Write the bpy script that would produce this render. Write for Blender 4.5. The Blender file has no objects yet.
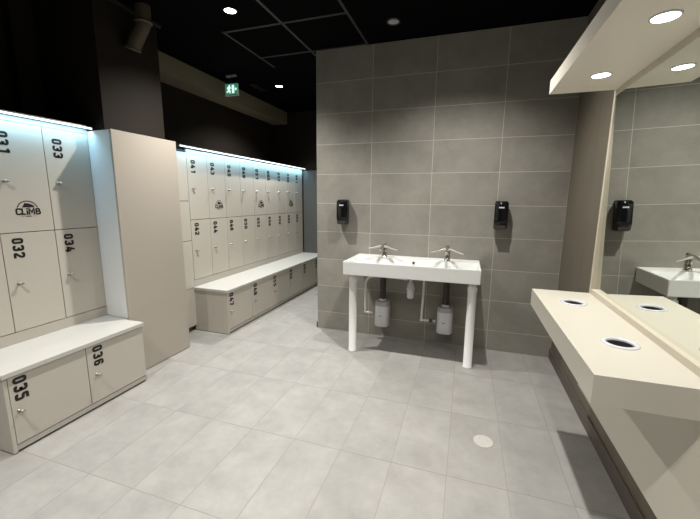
import bpy, bmesh, math, random
from mathutils import Vector, Matrix
random.seed(4)
S = bpy.context.scene
COL = S.collection
PI = math.pi

# ------------------------------------------------------------ camera
cd = bpy.data.cameras.new('camera'); cam = bpy.data.objects.new('camera', cd); COL.objects.link(cam)
R = [[0.94968846, 0.06166224, -0.30706611], [0.313063, -0.15831108, 0.93644496], [0.00913132, -0.98546201, -0.16965037]]
M = Matrix(((R[0][0], -R[0][1], -R[0][2], 0), (R[1][0], -R[1][1], -R[1][2], 0), (R[2][0], -R[2][1], -R[2][2], 0), (0, 0, 0, 1)))
cam.matrix_world = Matrix.Translation((0, 0, 1.5)) @ M
cd.sensor_width = 36; cd.lens = 353 / 700 * 36; cd.clip_start = .02
S.camera = cam

# ------------------------------------------------------------ world, exposure, light levels
w = bpy.data.worlds.new('world'); S.world = w; w.use_nodes = True
w.node_tree.nodes['Background'].inputs[0].default_value = (.9, .95, 1, 1)
w.node_tree.nodes['Background'].inputs[1].default_value = 0.0
S.view_settings.view_transform = 'Standard'; S.view_settings.look = 'None'
S.view_settings.gamma = 1; S.view_settings.exposure = 0.0
SPOT_W = 205          # ceiling downlights (watts)
CANOPY_W = 1.7         # canopy lights
LED_W = 2.7            # LED strip, watts per metre
DOWNLIGHTS = [(-1.93, 2.70, 1.3), (-2.53, 4.56, 1.2), (-.13, 2.70, 1), (-1.93, .20, 1.3), (-.13, .05, 1.15)]   # x, y, share of SPOT_W
WARM = (1, .972, .92); COOL = (.38, .74, 1)

# ------------------------------------------------------------ materials
def lin(c):
    return tuple(((x / 255) / 12.92 if x / 255 <= .04045 else ((x / 255 + .055) / 1.055) ** 2.4) for x in c) + (1,)
MATS = {}
def mat(name, rgb, rough=.5, metal=0, var=0, scale=6, bump=0, island=0, spec=.5, detail=5):
    m = bpy.data.materials.new(name); m.use_nodes = True; nt = m.node_tree; N = nt.nodes; L = nt.links
    b = N['Principled BSDF']; base = lin(rgb)
    b.inputs['Roughness'].default_value = rough; b.inputs['Metallic'].default_value = metal
    b.inputs['Specular IOR Level'].default_value = spec
    tc = N.new('ShaderNodeTexCoord'); nz = N.new('ShaderNodeTexNoise')
    nz.inputs['Scale'].default_value = scale; nz.inputs['Detail'].default_value = detail; nz.inputs['Roughness'].default_value = .7
    L.new(tc.outputs['Object'], nz.inputs['Vector'])
    mr = N.new('ShaderNodeMapRange'); mr.inputs[1].default_value = .3; mr.inputs[2].default_value = .7
    mr.inputs[3].default_value = 1 - var; mr.inputs[4].default_value = 1 + var
    L.new(nz.outputs['Fac'], mr.inputs[0])
    val = mr.outputs[0]
    if island:
        g = N.new('ShaderNodeNewGeometry'); m2 = N.new('ShaderNodeMapRange')
        m2.inputs[3].default_value = 1 - island; m2.inputs[4].default_value = 1 + island
        L.new(g.outputs['Random Per Island'], m2.inputs[0])
        mm = N.new('ShaderNodeMath'); mm.operation = 'MULTIPLY'; L.new(val, mm.inputs[0]); L.new(m2.outputs[0], mm.inputs[1]); val = mm.outputs[0]
        # shift the stone pattern from tile to tile
        ad = N.new('ShaderNodeVectorMath'); ad.operation = 'ADD'; sc = N.new('ShaderNodeMath'); sc.operation = 'MULTIPLY'; sc.inputs[1].default_value = 37
        L.new(g.outputs['Random Per Island'], sc.inputs[0]); L.new(tc.outputs['Object'], ad.inputs[0]); L.new(sc.outputs[0], ad.inputs[1])
        L.new(ad.outputs[0], nz.inputs['Vector'])
    vm = N.new('ShaderNodeVectorMath'); vm.operation = 'SCALE'; vm.inputs[0].default_value = base[:3]
    L.new(val, vm.inputs['Scale']); L.new(vm.outputs[0], b.inputs['Base Color'])
    if bump:
        bp = N.new('ShaderNodeBump'); bp.inputs['Strength'].default_value = bump; bp.inputs['Distance'].default_value = .002
        n2 = N.new('ShaderNodeTexNoise'); n2.inputs['Scale'].default_value = scale * 8; L.new(tc.outputs['Object'], n2.inputs['Vector'])
        L.new(n2.outputs['Fac'], bp.inputs['Height']); L.new(bp.outputs[0], b.inputs['Normal'])
    MATS[name] = m
    return m
def emit(name, rgb, s):
    m = bpy.data.materials.new(name); m.use_nodes = True; b = m.node_tree.nodes['Principled BSDF']
    b.inputs['Base Color'].default_value = (.8, .8, .8, 1)
    b.inputs['Emission Color'].default_value = (*rgb, 1); b.inputs['Emission Strength'].default_value = s
    return m
floor_tile = mat('floor_tile', (154, 152, 148), .5, var=.15, scale=4.5, island=.03, bump=.1, spec=.4, detail=9)
floor_grout = mat('floor_grout', (138, 136, 131), .8, var=.05)
wall_tile = mat('wall_tile', (142, 139, 131), .62, var=.18, scale=2.6, island=.035, bump=.06, spec=.12, detail=8)
wall_grout = mat('wall_grout', (196, 190, 176), .8, var=.04)
ceil_m = mat('ceiling_black', (5, 5, 6), .85, var=.15, scale=40, spec=.04)
grid_m = mat('ceiling_grid_bar', (52, 52, 52), .5)
dark_paint = mat('dark_brown_paint', (38, 33, 28), .75, var=.05, scale=4, spec=.2)
black_paint = mat('near_black_paint', (24, 23, 22), .8, spec=.2)
door_m = mat('locker_laminate', (190, 184, 173), .38, var=.012, scale=3, spec=.35)
carc_m = mat('locker_carcass', (182, 176, 165), .5, var=.01)
gap_m = mat('locker_gap', (40, 36, 32), .8)
bench_m = mat('bench_laminate', (192, 190, 184), .35, var=.01)
tall_m = mat('tall_cabinet_laminate', (176, 168, 156), .42, var=.012, scale=3)
plinth_m = mat('plinth', (172, 168, 160), .5)
skirt_m = mat('skirting', (92, 86, 78), .5, var=.06, scale=8)
dark_skirt = mat('dark_skirting', (58, 55, 50), .5)
ink = mat('black_vinyl', (18, 18, 20), .5)
chrome = mat('chrome', (205, 204, 200), .18, 1)
steel = mat('brushed_steel', (176, 172, 164), .45, 1)
dark_steel = mat('dark_steel', (90, 86, 80), .3, 1)
white_ceramic = mat('white_solid_surface', (236, 237, 235), .22)
white_leg = mat('white_enamel', (232, 232, 230), .25)
white_pl = mat('white_plastic', (214, 213, 215), .35)
grey_pl = mat('grey_plastic', (168, 168, 172), .4)
pipe_m = mat('grey_pipe', (214, 213, 206), .35)
hose_m = mat('dark_hose', (62, 58, 54), .5)
black_pl = mat('black_plastic', (15, 15, 17), .16)
smoke_pl = mat('smoked_window', (62, 62, 62), .2)
mark_m = mat('white_print', (225, 228, 232), .5)
cream = mat('cream_laminate', (230, 223, 208), .35, var=.008, scale=3)
counter_m = mat('counter_laminate', (198, 193, 181), .35, var=.008, scale=3)
cream_edge = mat('cream_panel', (204, 198, 184), .22, var=.008, scale=3)
frame_m = mat('cream_frame', (196, 188, 172), .4)
ring_m = mat('white_ring', (204, 204, 212), .25)
hole_m = mat('waste_liner', (62, 60, 57), .35)
duct_m = mat('brown_duct', (84, 76, 62), .5, var=.08, scale=10)
disc_m = mat('pale_disc', (186, 184, 178), .4)
mirror_m = mat('mirror_glass', (236, 240, 234), 0.0, 1)
sign_green = emit('sign_green', (.0, .20, .11), .6)
sign_white = emit('sign_white', (.55, 1, .8), 1.6)
led_em = emit('led_diffuser', (.86, .96, 1), 2.2)
spot_em = emit('downlight_lens', (1, .96, .88), 14)
canopy_em = emit('canopy_lens', (1, .95, .84), 12)

# ------------------------------------------------------------ helpers
def link(o, parent=None):
    COL.objects.link(o)
    if parent is not None: o.parent = parent
    return o
class MB:
    def __init__(s): s.bm = bmesh.new(); s.mi = 0
    def box(s, x0, x1, y0, y1, z0, z1, mi=0, bev=0):
        b = s.bm
        vs = [b.verts.new((x, y, z)) for x in (x0, x1) for y in (y0, y1) for z in (z0, z1)]
        F = [(0, 1, 3, 2), (4, 6, 7, 5), (0, 4, 5, 1), (2, 3, 7, 6), (0, 2, 6, 4), (1, 5, 7, 3)]
        fs = [b.faces.new([vs[i] for i in f]) for f in F]
        for f in fs: f.material_index = mi
        if bev:
            es = list({e for f in fs for e in f.edges})
            r = bmesh.ops.bevel(b, geom=es, offset=bev, segments=2, affect='EDGES', profile=.5)
            for f in r['faces']: f.material_index = mi
        return s
    def lathe(s, c, prof, axis='z', n=32, mi=0, smooth=True, cap=True):
        """prof: list of (r, h) along the axis from point c"""
        b = s.bm; rings = []
        for r, h in prof:
            ring = []
            for k in range(n):
                a = 2 * PI * k / n; p = (r * math.cos(a), r * math.sin(a), h)
                if axis == 'x': p = (p[2], p[0], p[1])
                if axis == 'y': p = (p[0], p[2], p[1])
                ring.append(b.verts.new((c[0] + p[0], c[1] + p[1], c[2] + p[2])))
            rings.append(ring)
        for A, B in zip(rings, rings[1:]):
            for k in range(n):
                f = b.faces.new((A[k], A[(k + 1) % n], B[(k + 1) % n], B[k])); f.smooth = smooth; f.material_index = mi
        if cap:
            for ring in (rings[0], rings[-1]):
                f = b.faces.new(ring); f.material_index = mi
        return s
    def tube(s, pts, r, n=14, mi=0, sub=6):
        pts = [Vector(p) for p in pts]
        P = []
        for i in range(len(pts) - 1):     # catmull-rom
            p0 = pts[max(i - 1, 0)]; p1 = pts[i]; p2 = pts[i + 1]; p3 = pts[min(i + 2, len(pts) - 1)]
            for k in range(sub):
                t = k / sub
                P.append(.5 * ((2 * p1) + (p2 - p0) * t + (2 * p0 - 5 * p1 + 4 * p2 - p3) * t * t + (3 * p1 - p0 - 3 * p2 + p3) * t ** 3))
        P.append(pts[-1])
        rad = r if isinstance(r, (list, tuple)) else [r] * len(pts)
        b = s.bm; rings = []; up = None
        for i, p in enumerate(P):
            d = (P[min(i + 1, len(P) - 1)] - P[max(i - 1, 0)]).normalized()
            if up is None: up = d.orthogonal().normalized()
            up = (up - d * up.dot(d)).normalized(); v = d.cross(up)
            q = i / sub; j = min(int(q), len(rad) - 2); rr = rad[j] + (rad[j + 1] - rad[j]) * (q - j)
            rings.append([b.verts.new(p + rr * (math.cos(2 * PI * k / n) * up + math.sin(2 * PI * k / n) * v)) for k in range(n)])
        for A, B in zip(rings, rings[1:]):
            for k in range(n):
                f = b.faces.new((A[k], A[(k + 1) % n], B[(k + 1) % n], B[k])); f.smooth = True; f.material_index = mi
        b.faces.new(rings[0]).material_index = mi; b.faces.new(rings[-1]).material_index = mi
        return s
    def prism(s, poly, fn, d, mi=0):
        """poly: 2D points; fn(u, v, h) -> 3D; extruded from h=0 to h=d"""
        b = s.bm
        A = [b.verts.new(fn(u, v, 0)) for u, v in poly]; B = [b.verts.new(fn(u, v, d)) for u, v in poly]
        b.faces.new(A).material_index = mi; b.faces.new(B).material_index = mi
        n = len(poly)
        for k in range(n): b.faces.new((A[k], A[(k + 1) % n], B[(k + 1) % n], B[k])).material_index = mi
        return s
    def stroke(s, pts, wd, fn, d, closed=False, mi=0):
        n = len(pts); Lf = []; Rt = []
        for i in range(n):
            p = Vector(pts[i])
            a = Vector(pts[i - 1]) if (i > 0 or closed) else None
            c = Vector(pts[(i + 1) % n]) if (i < n - 1 or closed) else None
            t1 = (p - a).normalized() if a is not None else None
            t2 = (c - p).normalized() if c is not None else None
            t = ((t1 or t2) + (t2 or t1)).normalized(); nn = Vector((-t.y, t.x))
            k = 1 / max(.45, nn.dot(Vector((-(t2 or t1).y, (t2 or t1).x))))
            Lf.append(p + nn * wd / 2 * k); Rt.append(p - nn * wd / 2 * k)
        m = n if closed else n - 1
        for i in range(m):
            j = (i + 1) % n
            s.prism([Lf[i], Lf[j], Rt[j], Rt[i]], fn, d, mi)
        return s
    def build(s, name, m, parent=None, loc=(0, 0, 0)):
        bmesh.ops.recalc_face_normals(s.bm, faces=s.bm.faces)
        if loc != (0, 0, 0): bmesh.ops.translate(s.bm, verts=s.bm.verts, vec=-Vector(loc))
        me = bpy.data.meshes.new(name); s.bm.to_mesh(me); s.bm.free()
        for x in (m if isinstance(m, (list, tuple)) else [m]): me.materials.append(x)
        o = bpy.data.objects.new(name, me); o.location = loc
        return link(o, parent)
def thing(name, label, cat, loc=(0, 0, 0), group=None):
    o = bpy.data.objects.new(name, None); o.empty_display_size = .05; link(o); o.location = loc
    return tag(o, label, cat, group)
def tag(o, label, cat, group=None):
    o['label'] = label; o['category'] = cat
    if group: o['group'] = group
    return o
def struct(o, label=None, cat=None):
    o['kind'] = 'structure'
    if label: o['label'] = label
    if cat: o['category'] = cat
    return o
def copy_tree(o, parent=None):
    c = o.copy(); COL.objects.link(c); c.parent = parent
    for ch in list(o.children): copy_tree(ch, c)
    return c

# ------------------------------------------------------------ structure
X0, X1, Y0, Y1, H = -3.42, .845, -3.0, 5.94, 3.0
WY = 3.655; WX = -1.59      # front face and free left edge of the partition
def cells(a, b, start, pitch):
    js = [a]; k = math.ceil((a - start) / pitch)
    while start + k * pitch < b - .01:
        if start + k * pitch > a + .01: js.append(start + k * pitch)
        k += 1
    return js + [b]
G = .0018
# floor
m = MB(); m.box(X0 - .2, X1 + .2, Y0 - .2, Y1 + .2, -.1, -.0006, 0)
xs = cells(X0, X1, -.02, .31); ys = cells(Y0, Y1, 1.80, .62)
for a, b in zip(xs, xs[1:]):
    for c, d in zip(ys, ys[1:]): m.box(a + G, b - G, c + G, d - G, -.006, 0, 1)
struct(m.build('floor', [floor_grout, floor_tile]), 'pale grey stone-look floor tiles laid lengthwise in a straight grid', 'floor')
# ceiling
struct(MB().box(X0 - .2, X1 + .2, Y0 - .2, Y1 + .2, H, H + .12).build('ceiling', ceil_m), 'black suspended ceiling of square panels', 'ceiling')
m = MB()
for k in range(-1, 2):
    x = -1.63 + .6 * k
    if -3.1 < x < -.9: m.box(x - .011, x + .011, 3.0 if k < 0 else 2.4, 3.92, H - .006, H)
for y in (3.01, 3.63): m.box(-2.25, -1.03, y - .011, y + .011, H - .006, H)
struct(m.build('trim_1', grid_m), 'thin grey metal bars between the black ceiling panels', 'ceiling grid')
# partition with the basin, tiled in front and on its free edge
m = MB(); m.box(WX + .0006, X1 + .2, WY + .0006, Y1 + .1, 0, H, 0)
xs = cells(WX, X1, .265, .62); zs = cells(0, H, .208, .31)
W = .0022
for a, b in zip(xs, xs[1:]):
    for c, d in zip(zs, zs[1:]): m.box(a + (W if a > WX else 0), b - W, WY, WY + .012, c + W, d - W, 1)
ys = cells(WY + .0125, Y1, WY + .6, .62)
for a, b in zip(ys, ys[1:]):
    for c, d in zip(zs, zs[1:]): m.box(WX, WX + .012, a + W, b - W, c + W, d - W, 1)
struct(m.build('wall_far', [wall_grout, wall_tile]), 'grey tiled partition wall behind the white basin', 'wall')
# right wall
m = MB(); m.box(X1 + .0006, X1 + .2, Y0, Y1, 0, H, 0)
ys = cells(Y0, WY, WY - .62, .62)
for a, b in zip(ys, ys[1:]):
    for c, d in zip(zs, zs[1:]): m.box(X1, X1 + .012, a + W * .4, b - W * .4, c + W * .4, d - W * .4, 1)
struct(m.build('wall_right', [mat('wall_grout_dark', (128, 120, 106), .8), mat('wall_tile_warm', (108, 101, 89), .45, var=.06, scale=4, spec=.3)]), 'brown-grey tiled wall behind mirror and counter', 'wall')
struct(MB().box(X0 - .2, X0, Y0, Y1 + .2, 0, H).build('wall_left', dark_paint), 'dark brown painted wall above and behind the lockers', 'wall')
struct(MB().box(X0, WX + .01, Y1, Y1 + .2, 0, H).build('wall_end', dark_paint), 'dark wall at the far end of the locker aisle', 'wall')
struct(MB().box(-2.845, WX - .001, Y1 - .008, Y1 - .0005, 0, 1.99).build('trim_5', mat('grey_cladding', (84, 84, 81), .5)), 'grey wall cladding at the end of the locker aisle', 'wall cladding')
struct(MB().box(X0 - .2, X1 + .2, Y0 - .2, Y0, 0, H).build('wall_rear', mat('rear_wall_paint', (120, 117, 112), .6)), 'plain grey wall at the rear of the room', 'wall')
struct(MB().box(X0, -3.15, 2.72, Y1, 2.80, H).build('trim_2', mat('bulkhead_paint', (124, 117, 98), .7)), 'brown bulkhead running under the ceiling above the far lockers', 'bulkhead')
struct(MB().box(X0, -2.70, 2.12, 2.70, 0, H).build('wall_column', dark_paint), 'dark brown square column rising behind the tall cabinet', 'column')
struct(MB().box(X0, -3.33, 1.96, 2.12, 2.02, H).build('trim_3', dark_paint), 'shallow dark pier in the recess above the near lockers', 'pier')
struct(MB().box(-2.705, -2.685, 2.10, 2.74, H - .02, H).build('trim_4', grid_m), 'thin grey angle where column meets ceiling', 'trim')
# skirtings
m = MB(); m.box(X1 - .012, X1, Y0, WY, 0, .098, 0, .002)
struct(m.build('baseboard_right', skirt_m), 'low dark tile skirting along the right wall', 'baseboard')
struct(MB().box(WX - .016, WX, WY + .002, Y1, 0, .065, 0, .002).build('baseboard_partition', dark_skirt), 'dark skirting on the side of the tiled partition', 'baseboard')

# ------------------------------------------------------------ writing
def arc(cx, cy, r, a0, a1, n=4):
    return [(cx + r * math.cos(math.radians(a0 + (a1 - a0) * k / n)), cy + r * math.sin(math.radians(a0 + (a1 - a0) * k / n))) for k in range(n + 1)]
def rnd(pts, r, closed=False, n=4):
    out = []; N = len(pts)
    for i, p in enumerate(pts):
        if not closed and i in (0, N - 1): out.append(p); continue
        p = Vector(p); a = Vector(pts[i - 1]); c = Vector(pts[(i + 1) % N])
        d1 = a - p; d2 = c - p; rr = min(r, d1.length * .49, d2.length * .49)
        A = p + d1.normalized() * rr; B = p + d2.normalized() * rr
        for k in range(n + 1):
            t = k / n; out.append(tuple((1 - t) ** 2 * A + 2 * t * (1 - t) * p + t * t * B))
    return out
GW, GT = .58, .225        # glyph width and stroke, glyph height 1
l, r_, b_, t_, mm_ = GT / 2, GW - GT / 2, GT / 2, 1 - GT / 2, .51
q = .17
DIG = {
 '0': [(rnd([(l, b_), (r_, b_), (r_, t_), (l, t_)], q, True), True)],
 '1': [([(.38, 0), (.38, 1)], False), ([(.10, .80), (.36, .93)], False)],
 '2': [(rnd([(l, .70), (l, t_), (r_, t_), (r_, .60), (l + .02, .22), (l + .02, b_), (GW, b_)], .13), False)],
 '3': [(rnd([(l, .73), (l, t_), (r_, t_), (r_, mm_), (.22, mm_)], q), False), (rnd([(.22, mm_), (r_, mm_), (r_, b_), (l, b_), (l, .27)], q), False)],
 '4': [([(.34, 1), (.11, .30)], False), ([(.0, .26), (GW + .04, .26)], False), ([(.43, .62), (.43, 0)], False)],
 '5': [(rnd([(GW - .02, t_), (l, t_), (l, .58), (r_, .58), (r_, b_), (l, b_), (l, .26)], .12), False)],
 '6': [(rnd([(r_, .72), (r_, t_), (l, t_), (l, b_), (r_, b_), (r_, .55), (l, .55)], q), False)],
 '7': [([(0, t_), (r_, t_), (r_, .84), (.24, 0)], False)],
 '8': [(rnd([(l, b_), (r_, b_), (r_, t_), (l, t_)], q, True), True), ([(l, mm_), (r_, mm_)], False)],
 '9': [(rnd([(l, .28), (l, b_), (r_, b_), (r_, t_), (l, t_), (l, .45), (r_, .45)], q), False)],
}
def number_mesh(name, text, x, y, z, h, parent):
    """digits turned a quarter clockwise, reading down; (y, z) is the upper left corner"""
    m = MB()
    for i, ch in enumerate(text):
        off = i * (GW + .15) + (.07 if ch == '1' else 0)
        fn = lambda u, v, d, off=off: (x + d, y + v * h, z - (u + off) * h)
        for pts, cl in DIG[ch]: m.stroke(pts, GT, fn, .0008, cl)
    return m.build(name, ink, parent)
LET = {
 'C': [(rnd([(.62, .72), (.62, .91), (.09, .91), (.09, .09), (.62, .09), (.62, .28)], .22), False)],
 'L': [([(.09, 1), (.09, .09), (.55, .09)], False)],
 'i': [([(.09, 0), (.09, .66)], False), ([(.09, .80), (.09, 1)], False)],
 'M': [([(.09, 0), (.09, .95), (.42, .35), (.75, .95), (.75, 0)], False)],
 'B': [(rnd([(.09, .09), (.09, .91), (.52, .91), (.52, .52), (.09, .52)], .15), False), (rnd([(.09, .52), (.60, .52), (.60, .09), (.09, .09)], .17), False)],
}
def logo(x, y, z, parent):
    """round climbing emblem centred on (y, z)"""
    m = MB(); h = .044
    fn0 = lambda u, v, d: (x + d, y + u, z + v)
    tot = .70 + .63 + .26 + .92 + .64; u0 = -tot * h / 2 - .002
    for ch, adv in zip('CLiMB', (.76, .66, .27, .95, .66)):
        fn = lambda u, v, d, u0=u0: (x + d, y + u0 + u * h, z - .034 + v * h)
        for pts, cl in LET[ch]: m.stroke(pts, .225, fn, .0008, cl)
        u0 += adv * h
    m.stroke(arc(0, -.004, .062, 18, 162, 22), .0055, fn0, .0008)
    m.prism([(-.030, .016), (-.026, .030), (-.022, .031), (-.017, .044), (.006, .043), (.030, .033), (.040, .024), (.040, .016)], fn0, .0008)
    m.prism([(-.018, -.047), (.018, -.047), (.018, -.041), (-.018, -.041)], fn0, .0008)
    for s in (-1, 1): m.prism([(s * .024, -.0445), (s * .046, -.0445), (s * .046, -.043), (s * .024, -.043)], fn0, .0008)
    return m.build('emblem', ink, parent)

# ------------------------------------------------------------ lockers
XL = -2.86; K = .986
fz = lambda z: 1.5 + (z - 1.5) * K
def lock(x, y, z, parent):
    m = MB()
    m.lathe((x, y, z), [(.0115, 0), (.0115, .004), (.008, .006), (.008, .022), (.0105, .023), (.0105, .030), (.006, .033)], 'x', 20)
    m.box(x + .024, x + .031, y - .003, y + .017, z - .006, z + .006, 0, .0015)
    o = m.build('lock', steel, parent); return o
def door(y0, y1, z0, z1, xf, parent, text=None, emblem=False, numy=.055, numz=.045, lockpos=None, h=.066, name='door'):
    g = .0028
    d = MB().box(xf - .018, xf, y0 + g, y1 - g, z0 + g, z1 - g, 0, .001).build(name, door_m, parent)
    if text:
        n = number_mesh('number', text, xf + .0002, y0 + numy, z1 - numz, h, d)
        lock(xf, y0 + (numy if lockpos is None else lockpos[0]), lockpos[1], d)
    if emblem: logo(xf + .0002, y0 + .174, 1.406, d)
    return d
def carcass(y0, y1, z0, z1, xb, xf, parent, name='carcass'):
    m = MB(); m.box(xb, xf - .0195, y0 + .001, y1 - .001, z0, z1, 0)
    return m.build(name, gap_m, parent)
def locker_column(y0, y1, up, lo, label, group, emblem=False, ztop=1.985):
    t = thing('locker', label, 'locker', (XL, (y0 + y1) / 2, 0), group)
    o = Vector((XL, (y0 + y1) / 2, 0))
    P = []
    P.append(carcass(y0, y1, .507, fz(ztop + .035), -3.36, XL, t))
    P.append(door(y0, y1, fz(1.251), fz(ztop), XL, t, up, emblem, numz=.071, lockpos=(.062, fz(1.594))))
    P.append(door(y0, y1, fz(.570), fz(1.251), XL, t, lo, numz=.036, lockpos=(.060, fz(.905))))
    P.append(MB().box(XL - .018, XL, y0, y1, .507, fz(.568)).build('bottom_rail', carc_m, t))
    P.append(MB().box(XL - .018, XL, y0, y1, fz(ztop + .001), fz(ztop + .035)).build('top_rail', carc_m, t))
    for p in P: p.location -= o
    return t
def bench_box(y0, y1, num, label, group, endpanel):
    o = Vector((-2.66, (y0 + y1) / 2, 0)); t = thing('bench_locker', label, 'bench locker', tuple(o), group)
    P = [carcass(y0, y1, .0, .4745, -2.88, -2.43, t)]
    P.append(door(y0 + (.02 if endpanel else 0), y1, .052, .4735, -2.43, t, num, numy=.023 if endpanel else .043, numz=.014, lockpos=(.035 if endpanel else .055, .255), h=.0705))
    P.append(MB().box(-2.449, -2.432, y0 + .001, y1, .016, .050).build('plinth', plinth_m, t))
    if endpanel: P.append(MB().box(-2.88, -2.43, y0 - .0005, y0 + .0195, .006, .4745, 0, .001).build('side_panel', door_m, t))
    for p in P: p.location -= o
    return t
near = [(1.129, '029', '030'), (1.454, '031', '032'), (1.778, '033', '034')]
desc = {'029': 'leftmost locker column by the near bench, beige doors 029 and 030',
        '031': 'locker column with stacked beige doors 031 and 032 and a round emblem',
        '033': 'locker column with stacked beige doors 033 and 034 next to the tall cabinet side'}
for k, (y, a, b) in enumerate(near):
    locker_column(y, near[k + 1][0] if k < 2 else 2.098, a, b, desc[a], 'near lockers', k == 1)
bench_box(1.14, 1.603, '035', 'beige low bench locker numbered 035, nearest to the viewer', 'near bench lockers', True)
bench_box(1.603, 2.055, '036', 'beige low bench locker numbered 036 beside the tall cabinet', 'near bench lockers', False)
tag(MB().box(-2.90, -2.418, 1.132, 2.062, .4755, .506, 0, .003).box(-2.90, -2.611, 2.058, 2.098, .4755, .506).build('bench', bench_m), 'short white bench top over lockers 035 and 036', 'bench top', 'bench tops')
far = [('041', '042'), ('043', '044'), ('045', '046'), ('049', '050'), ('051', '052'), ('053', '054'), ('057', '058'), ('059', '060'), ('061', '062')]
yf = lambda k: (3.173 + .3135 * k) * K
for k, (a, b) in enumerate(far):
    e = k in (1, 4, 7)
    locker_column(yf(k), yf(k + 1), a, b, 'far row locker column with doors %s and %s%s' % (a, b, ' and a round emblem' if e else ''), 'far lockers', e, 1.975)
for k, nn in enumerate(('047', '048', '055', '056', '063', '064')):
    y = 3.118 + .468 * k
    bench_box(y, y + .468, nn, 'beige low bench locker numbered %s under the long bench top' % nn, 'far bench lockers', k == 0)
tag(MB().box(-2.90, -2.418, 3.110, 5.93, .4755, .506, 0, .003).build('bench', bench_m), 'long white bench top along the far lockers', 'bench top', 'bench tops')
# filler cupboard between the tall cabinet and door 041
o = thing('filler_cupboard', 'narrow cupboard with three plain doors between tall cabinet and locker 041', 'cupboard', (XL, 2.94, 0))
P = [carcass(2.715, 3.127, .065, 1.995, -3.36, XL, o)]
for a, b in ((.50, 1.03), (1.03, 1.46), (1.46, 1.968)): P.append(door(2.715, 3.127, a, b, XL, o))
P.append(MB().box(XL - .018, XL, 2.716, 3.127, .066, .498).build('lower_panel', carc_m, o))
P.append(MB().box(-3.0, -2.915, 2.716, 3.125, .0, .064).build('plinth', skirt_m, o))
for p in P: p.location -= Vector((XL, 2.94, 0))
# tall cabinet
o = thing('tall_cabinet', 'tall plain beige cabinet standing between near and far lockers', 'cabinet', (-2.8, 2.4, 0))
P = [MB().box(-2.69, -2.593, 2.112, 2.71, .010, 1.995).build('body', carc_m, o),
     MB().box(-2.609, -2.59, 2.080, 2.713, .006, 2.003, 0, .0015).build('front_panel', tall_m, o),
     ]
P.append(MB().prism([(XL - .02, 2.100), (-2.6095, 2.0805), (-2.6095, 2.099), (XL - .02, 2.1185)], lambda u, v, d: (u, v, .510 + d), 1.49).build('side_panel', mat('white_side_panel', (222, 223, 222), .4), o))
P.append(MB().box(-2.69, -2.60, 2.12, 2.705, 0, .009).build('plinth', dark_skirt, o))
for p in P: p.location -= Vector((-2.8, 2.4, 0))

# LED cornices
def cornice(y0, y1, label):
    ym = (y0 + y1) / 2; t = thing('strip_lamp', label, 'light strip', (XL, ym, 2.02), 'light strips over the lockers'); o = Vector((XL, ym, 2.02))
    P = [MB().box(-3.36, -2.8155, y0, y1, 2.0145, 2.030, 0, .001).build('cornice_board', mat('cornice', (70, 66, 60), .5), t),
         MB().box(-2.815, -2.800, y0, y1, 2.008, 2.030, 0, .001).build('housing', steel, t),
         MB().prism([(-2.7995, 2.021), (-2.7945, 2.019), (-2.7945, 2.012), (-2.7995, 2.009)], lambda u, v, d: (u, y0 + .004 + d, v), y1 - y0 - .008).build('diffuser', led_em, t)]
    for p in P: p.location -= o
    ld = bpy.data.lights.new('strip_light', 'AREA'); ld.shape = 'RECTANGLE'; ld.size = y1 - y0 - .03; ld.size_y = .015
    ld.energy = LED_W * (y1 - y0); ld.color = COOL; ld.spread = math.radians(170)
    lo = bpy.data.objects.new('strip_light', ld); link(lo, t)
    # points down and back at the doors; long side along y
    d = Vector((-.45, 0, -1)).normalized(); ax = Vector((0, 1, 0)); az = -d; ay = az.cross(ax)
    lo.matrix_local = Matrix.Translation(Vector((-2.807, ym, 2.004)) - o) @ Matrix(((ax.x, ay.x, az.x, 0), (ax.y, ay.y, az.y, 0), (ax.z, ay.z, az.z, 0), (0, 0, 0, 1)))
    return t
cornice(1.13, 2.096, 'bright cool white light strip above lockers 031 and 033')
cornice(2.98, 5.92, 'long bright cool white light strip above the far lockers')

# ------------------------------------------------------------ ceiling fittings
def downlight(x, y, label, on=True, power=1):
    t = thing('downlight', label, 'ceiling light', (x, y, H), 'round ceiling downlights')
    MB().lathe((0, 0, 0), [(.064, 0), (.064, -.006), (.050, -.009), (.046, -.004)], n=36).build('ring', black_paint if on else dark_steel, t)
    MB().lathe((0, 0, 0), [(.046, -.003), (.046, -.0045)], n=36).build('lens', spot_em if on else grey_pl, t)
    if on:
        ld = bpy.data.lights.new('lamp', 'SPOT'); ld.energy = SPOT_W * power; ld.color = WARM; ld.spot_size = math.radians(128); ld.spot_blend = 1.0; ld.shadow_soft_size = .028
        lo = bpy.data.objects.new('lamp', ld); link(lo, t); lo.location = (0, 0, -.02)
    return t
dl = ['bright round downlight in the black ceiling above the tall cabinet', 'small bright round downlight above the far lockers, right of the exit sign',
      'downlight in the ceiling in front of the basin', 'downlight in the ceiling beside the near bench', 'downlight in the ceiling above the viewer'
      ]
for (x, y, k), lb in zip(DOWNLIGHTS, dl): downlight(x, y, lb, power=k)
downlight(-.70, 3.27, 'unlit grey downlight in the black ceiling close to the tiled wall', False)
tag(MB().box(-2.86, -2.76, 4.33, 4.66, H - .02, H, 0, .004).build('ceiling_vent', dark_steel), 'small dim grey slot vent in the black ceiling right of the exit sign', 'vent')
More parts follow.
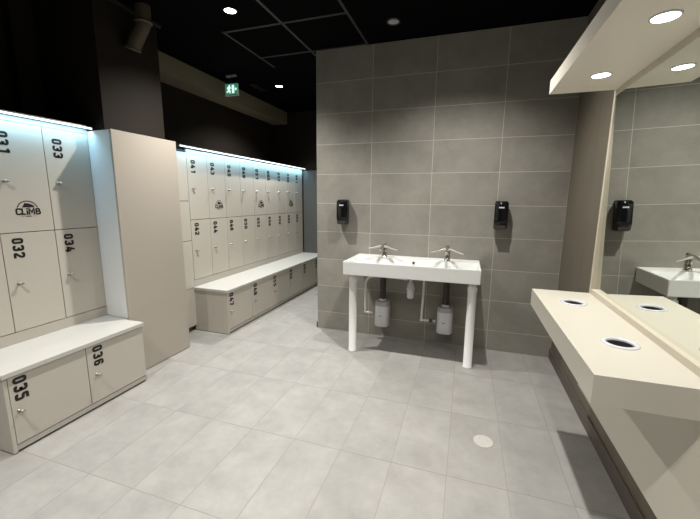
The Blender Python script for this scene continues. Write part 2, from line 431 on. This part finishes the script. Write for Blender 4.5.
# exit sign
t = thing('exit_sign', 'small green lit exit sign with running man hanging from the ceiling', 'exit sign', (-2.885, 4.0, H))
MB().box(-.09, .09, -.014, .014, -.235, -.105, 0, .003).build('sign_panel', sign_green, t)
MB().box(-.095, .095, -.018, .018, -.246, -.2355, 0, .002).build('bottom_rail', white_pl, t)
MB().box(-.07, .07, -.016, .016, -.024, 0, 0, .003).build('mount', grey_pl, t)
MB().tube([(0, 0, -.02), (0, 0, -.106)], .006).build('rod', dark_steel, t)
m = MB(); fn = lambda u, v, d: (u, -.0145 - d, -.17 + v)
m.prism(arc(-.022, .040, .010, 0, 330, 11), fn, .001)
for pts in ([(-.026, .026), (-.034, -.005)], [(-.034, -.004), (-.016, -.018), (-.020, -.045)], [(-.034, -.004), (-.044, -.026), (-.066, -.030)], [(-.027, .024), (-.010, .010), (.002, .014)], [(-.028, .024), (-.048, .020), (-.056, .004)]): m.stroke(pts, .011, fn, .001)
m.prism([(.014, -.046), (.014, .046), (.044, .046), (.044, -.046)], fn, .001)
m.prism([(.052, -.005), (.066, -.005), (.066, -.018), (.084, 0), (.066, .018), (.066, .005), (.052, .005)], fn, .001)
m.build('pictogram', sign_white, t)
# duct elbow
t = thing('duct_elbow', 'brown duct elbow dropping from the ceiling against the dark column', 'duct', (-2.56, 2.42, H))
o = Vector((-2.56, 2.42, H))
P = [MB().tube([(-2.555, 2.43, 2.998), (-2.555, 2.43, 2.93), (-2.565, 2.43, 2.86), (-2.60, 2.41, 2.78), (-2.632, 2.395, 2.71), (-2.645, 2.39, 2.68)], .056, 24).build('pipe', duct_m, t),
     MB().lathe((-2.555, 2.43, 2.865), [(.058, 0), (.065, .003), (.065, .018), (.058, .021)], n=28).build('collar', duct_m, t)]
m = MB().lathe((0, 0, 0), [(.0, -.001), (.057, 0), (.060, .004), (.060, .016), (.056, .020)], n=28, cap=False).build('end_rim', duct_m, t)
m.rotation_euler = (0, math.radians(22), 0); m.location = Vector((-2.648, 2.388, 2.668))
P.append(m)
for p in P: p.location -= o

# ------------------------------------------------------------ basin
SX0, SX1, SY0, SY1, SZ0, SZ1 = -1.094, .143, 3.12, WY - .0005, .785, .912
o = Vector(((SX0 + SX1) / 2, 3.4, 0)); t = thing('wash_basin', 'long white rectangular trough basin on two white legs against tiled wall', 'basin', tuple(o))
bm = bmesh.new()
def ring(x0, x1, y0, y1, z): return [bm.verts.new(p) for p in ((x0, y0, z), (x1, y0, z), (x1, y1, z), (x0, y1, z))]
Rg = [ring(SX0, SX1, SY0, SY1, SZ0), ring(SX0, SX1, SY0, SY1, SZ1), ring(SX0 + .014, SX1 - .014, SY0 + .014, SY1 - .165, SZ1),
      ring(SX0 + .03, SX1 - .03, SY0 + .026, SY1 - .180, SZ1 - .085), ring((SX0 + SX1) / 2 - .05, (SX0 + SX1) / 2 + .05, SY0 + .13, SY0 + .19, SZ1 - .098)]
for A, B in zip(Rg, Rg[1:]):
    for k in range(4): bm.faces.new((A[k], A[(k + 1) % 4], B[(k + 1) % 4], B[k]))
bm.faces.new(Rg[0]); bm.faces.new(Rg[-1])
bmesh.ops.bevel(bm, geom=list(bm.edges), offset=.004, segments=2, affect='EDGES')
mb = MB(); mb.bm.free(); mb.bm = bm
P = [mb.build('basin', white_ceramic, t)]
P.append(MB().lathe((-.475, SY1 - .181, SZ1 - .035), [(.013, .002), (.013, -.002), (.009, -.003)], 'y', 20).build('overflow', dark_steel, t))
for x in (-1.012, .085):
    lg = MB().lathe((x, 3.19, 0), [(.043, 0), (.043, .010), (.038, .014), (.038, .50), (.0375, .52), (.0375, .70), (.041, .712), (.041, .745), (.033, .750), (.033, .7845)], n=32).build('leg', white_leg, t)
    P.append(lg)
# bottle trap and supply pipes
P.append(MB().lathe((-.486, 3.42, .530), [(.026, 0), (.033, .006), (.035, .075), (.040, .080), (.040, .100), (.034, .107), (.032, .145), (.018, .152), (.018, .2545)], n=28).build('trap', white_pl, t))
P.append(MB().tube([(-.493, 3.44, .585), (-.493, 3.54, .585), (-.493, 3.653, .585)], .016).build('trap_outlet', white_pl, t))
P.append(MB().tube([(-.882, 3.48, .318), (-.915, 3.48, .318), (-.962, 3.48, .318), (-.962, 3.48, .345), (-.965, 3.48, .50), (-.965, 3.48, .60), (-.955, 3.48, .66), (-.92, 3.48, .700), (-.86, 3.48, .713), (-.76, 3.48, .715), (-.60, 3.47, .712), (-.53, 3.46, .708)], .0125, sub=8).build('supply_pipe', pipe_m, t))
P.append(MB().tube([(-.235, 3.48, .300), (-.28, 3.48, .298), (-.372, 3.48, .298), (-.375, 3.48, .310), (-.368, 3.48, .50), (-.362, 3.48, .784)], .0125, sub=8).build('supply_pipe', pipe_m, t))
P.append(MB().box(-.30, -.262, 3.463, 3.497, .284, .314, 0, .004).build('coupling', dark_steel, t))
for p in P: p.location -= o
# motor units under the basin
def motor(x, label):
    t = thing('motor_unit', label, 'tap motor unit', (x, 3.53, .178), 'motor units under the basin')
    m = MB(); n = 32; prof = [(0, .92), (.008, 1), (.215, 1), (.222, .985), (.262, .93), (.268, .86)]
    rg = []
    for h, s in prof:
        rr = []
        for k in range(n):
            a = 2 * PI * k / n; e = .62
            cx = math.copysign(abs(math.cos(a)) ** e, math.cos(a)) * .077 * s; cy = math.copysign(abs(math.sin(a)) ** e, math.sin(a)) * .077 * s
            rr.append(m.bm.verts.new((cx, cy, h)))
        rg.append(rr)
    for i, (A, B) in enumerate(zip(rg, rg[1:])):
        for k in range(n):
            f = m.bm.faces.new((A[k], A[(k + 1) % n], B[(k + 1) % n], B[k])); f.smooth = True; f.material_index = 1 if i >= 3 else 0
    m.bm.faces.new(rg[0]); f = m.bm.faces.new(rg[-1]); f.material_index = 1
    m.build('body', [white_pl, grey_pl], t)
    MB().lathe((0, 0, .2683), [(.036, 0), (.036, .018), (.031, .022)], n=24).build('collar', white_pl, t)
    pr = []; z = .2905
    while z < .594: pr += [(.029, z), (.0325, z + .004), (.029, z + .008)]; z += .0095
    MB().lathe((0, 0, 0), pr + [(.029, .6065)], n=24).build('hose', hose_m, t)
    m = MB(); fn = lambda u, v, d: (u - .005, -.0772 - d, .118 + v)
    m.prism([(-.018, -.004), (.014, -.004), (.014, .004), (-.018, .004)], fn, .0008)
    m.build('label_print', mat('grey_print', (120, 120, 124), .5), t)
    MB().box(-.05, .05, .072, .1245, .06, .22).build('wall_bracket', dark_steel, t)
motor(-.790, 'white canister motor unit hanging under the left tap')
motor(-.148, 'white canister motor unit hanging under the right tap')
# wing taps
def tap(x, label, sweep):
    z0 = SZ1; t = thing('tap', label, 'tap', (x, 3.535, z0), 'wing taps on the basin')
    MB().lathe((0, 0, 0), [(.031, 0), (.031, .004), (.026, .006), (.0255, .060), (.026, .085), (.023, .108)], n=28).build('stem', chrome, t)
    MB().tube([(0, .004, .100), (0, -.01, .118), (0, -.05, .122), (0, -.12, .112), (0, -.20, .098)], [.022, .021, .017, .015, .013], 18).build('spout', chrome, t)
    for s in (-1, 1):
        MB().tube([(0, -.075, .118), (s * .035, -.082, .117), (s * .08, -.085 - .02 * sweep, .104), (s * .150, -.085 - .06 * sweep, .090)], [.011, .010, .008, .006], 14).build('wing', steel, t)
    MB().lathe((0, .006, .108), [(.017, 0), (.017, .030), (.013, .036)], n=20).build('cap', dark_steel, t)
tap(-.785, 'chrome tap with two side wings on the left end of the basin', .3)
tap(-.158, 'chrome tap with two side wings on the right end of the basin', .9)
# soap dispensers
def dispenser(x, label):
    t = thing('soap_dispenser', label, 'soap dispenser', (x, WY, 1.36), 'soap dispensers on the tiled wall')
    MB().box(-.050, .050, -.030, -.0005, -.128, .128, 0, .004).build('back_plate', black_pl, t)
    m = MB(); b = m.bm
    prof = [(-.030, .132), (-.088, .130), (-.106, .118), (-.112, .09), (-.106, -.060), (-.096, -.118), (-.088, -.130), (-.030, -.132)]   # y, z
    n = 5; cols = []
    for i in range(n + 1):
        cols.append(None)
    A = [b.verts.new((-.057, y, z)) for y, z in prof]; B = [b.verts.new((.057, y, z)) for y, z in prof]
    b.faces.new(A); b.faces.new(B)
    for k in range(len(prof)): b.faces.new((A[k], A[(k + 1) % len(prof)], B[(k + 1) % len(prof)], B[k]))
    bmesh.ops.bevel(b, geom=list(b.edges), offset=.009, segments=4, affect='EDGES')
    for f in b.faces: f.smooth = True
    m.build('cover', black_pl, t)
    MB().box(-.045, .045, -.114, -.094, -.125, -.092, 0, .004).build('push_bar', smoke_pl, t)
    m = MB(); fn = lambda u, v, d: (u, -.1125 + (.0 if v > 0 else 0) - d, .072 + v)
    for a, wd in ((-.024, .012), (-.010, .010), (.002, .006), (.010, .011)): m.prism([(a, -.006), (a + wd, -.006), (a + wd, .006), (a, .006)], fn, .0012)
    m.build('logo_print', mark_m, t)
dispenser(-1.262, 'black soap dispenser on the tiled wall left of the basin')
dispenser(.300, 'black soap dispenser on the tiled wall right of the basin')

# ------------------------------------------------------------ vanity counter, mirror, canopy
CX0, CXW, CY0, CY1, CZ0, CZ1 = .435, .764, 1.295, 2.515, .825, .930
HOLES = [(.604, 2.232), (.622, 1.632)]
o = Vector((.6, 1.9, CZ0)); t = thing('vanity_counter', 'cream counter with two round waste openings below the mirror', 'counter', tuple(o))
m = MB(); b = m.bm; nseg = 40; rh = .0475
def hole_slab(ya, yb, c):
    """top and bottom faces of a slab segment with one round hole, plus the hole wall"""
    out = []
    for z in (CZ0, CZ1):
        circ = []; rect = []
        for k in range(nseg):
            a = 2 * PI * k / nseg; dx, dy = math.cos(a), math.sin(a)
            circ.append(b.verts.new((c[0] + rh * dx, c[1] + rh * dy, z)))
            s = min((((CXW - c[0]) if dx > 0 else (CX0 - c[0])) / dx) if abs(dx) > 1e-9 else 1e9, (((yb - c[1]) if dy > 0 else (ya - c[1])) / dy) if abs(dy) > 1e-9 else 1e9)
            rect.append(b.verts.new((c[0] + s * dx, c[1] + s * dy, z)))
        cor = []
        for (x, y) in ((CXW, ya), (CXW, yb), (CX0, ya), (CX0, yb)): cor.append((math.atan2(y - c[1], x - c[0]) % (2 * PI), b.verts.new((x, y, z))))
        for k in range(nseg):
            j = (k + 1) % nseg; a0 = 2 * PI * k / nseg; a1 = 2 * PI * (k + 1) / nseg
            mid = [v for a, v in cor if a0 < a < a1]
            b.faces.new([circ[k], rect[k]] + mid + [rect[j], circ[j]])
        out.append(circ)
    for k in range(nseg): b.faces.new((out[0][k], out[0][(k + 1) % nseg], out[1][(k + 1) % nseg], out[1][k]))
ymid = 1.93
hole_slab(ymid, CY1, HOLES[0]); hole_slab(CY0, ymid, HOLES[1])
for (p, q2) in (((CX0, CY0), (CXW, CY0)), ((CX0, CY1), (CXW, CY1)), ((CX0, CY0), (CX0, CY1)), ((CXW, CY0), (CXW, CY1))):
    b.faces.new([b.verts.new((*p, CZ0)), b.verts.new((*q2, CZ0)), b.verts.new((*q2, CZ1)), b.verts.new((*p, CZ1))])
bmesh.ops.remove_doubles(b, verts=b.verts, dist=1e-5)
P = [m.build('slab', counter_m, t)]
for c in HOLES:
    P.append(MB().lathe((c[0], c[1], CZ1), [(.066, .0), (.066, .003), (.060, .0055), (.050, .0055), (.0470, .001), (.0465, -.004)], n=40, cap=False).build('ring', ring_m, t))
    P.append(MB().lathe((c[0], c[1], CZ1), [(.0462, -.0045), (.0462, -.13), (.0, -.131)], n=40, cap=False).build('liner', hole_m, t))
for p in P: p.location -= o
# cladding panel under and behind
tag(MB().box(CXW + .0005, X1 - .0005, 1.20, CY1 + .012, .30, CZ0 - .001, 0, .002).build('apron_panel', cream_edge), 'pale glossy panel on the wall below the counter', 'wall panel')
o = Vector((.81, 1.9, 1.5)); t = thing('mirror', 'large mirror in a cream frame above the counter', 'mirror', tuple(o))
P = [MB().box(.7885, X1 - .0005, 1.20, CY1 + .012, CZ0, 2.125).build('backing', cream_edge, t)]
# the glass leans forward by less than a degree
P.append(MB().prism([(.786, .960), (.7635, 2.094), (.788, 2.094), (.788, .960)], lambda u, v, d: (u, 1.20 + d, v), CY1 - 1.214).build('mirror_glass', mirror_m, t))
m = MB()
m.box(CXW - .003, .788, CY1 - .014, CY1 + .012, CZ1 + .0005, 2.125); m.box(CXW - .003, .788, 1.20, CY1 - .014, 2.094, 2.125); m.box(CXW - .003, .788, 1.20, CY1 - .014, CZ1 + .0005, .960)
P.append(m.build('frame', frame_m, t))
for p in P: p.location -= o
# canopy with lights
o = Vector((.6, 1.9, 2.12)); t = thing('canopy', 'cream shelf-like canopy over the mirror holding round lights', 'canopy', tuple(o))
P = [MB().box(.423, X1 - .0005, 1.20, CY1 - .003, 2.1255, 2.205, 0, .002).build('canopy_box', cream, t)]
for p in P: p.location -= o
CL = [(.597, 2.205), (.604, 1.602)]
for (x, y), lb in zip(CL, ('bright round light under the canopy, nearer the tiled wall', 'bright round light under the canopy, nearer the viewer')):
    t = thing('canopy_light', lb, 'recessed light', (x, y, 2.1255), 'canopy lights')
    MB().lathe((0, 0, 0), [(.046, 0), (.046, -.003), (.041, -.005), (.040, -.002)], n=36).build('ring', ring_m, t)
    MB().lathe((0, 0, 0), [(.040, -.0012), (.040, -.0035)], n=36).build('lens', canopy_em, t)
    ld = bpy.data.lights.new('lamp', 'AREA'); ld.shape = 'DISK'; ld.size = .076; ld.energy = CANOPY_W; ld.color = (1, .95, .86); ld.spread = math.radians(130)
    lo = bpy.data.objects.new('lamp', ld); link(lo, t); lo.location = (0, 0, -.0065)
# pale round disc with three small grey dots, lying on the floor
t = thing('floor_disc', 'small round pale disc on the floor before the basin', 'floor cover', (.185, 2.165, 0))
MB().lathe((0, 0, .0002), [(.060, 0), (.060, .002), (.057, .003)], n=36)  .build('disc', disc_m, t)
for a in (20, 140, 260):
    MB().lathe((.028 * math.cos(math.radians(a)), .028 * math.sin(math.radians(a)), .0032), [(.004, 0), (.004, .0008)], n=12).build('disc_dot', grey_pl, t)
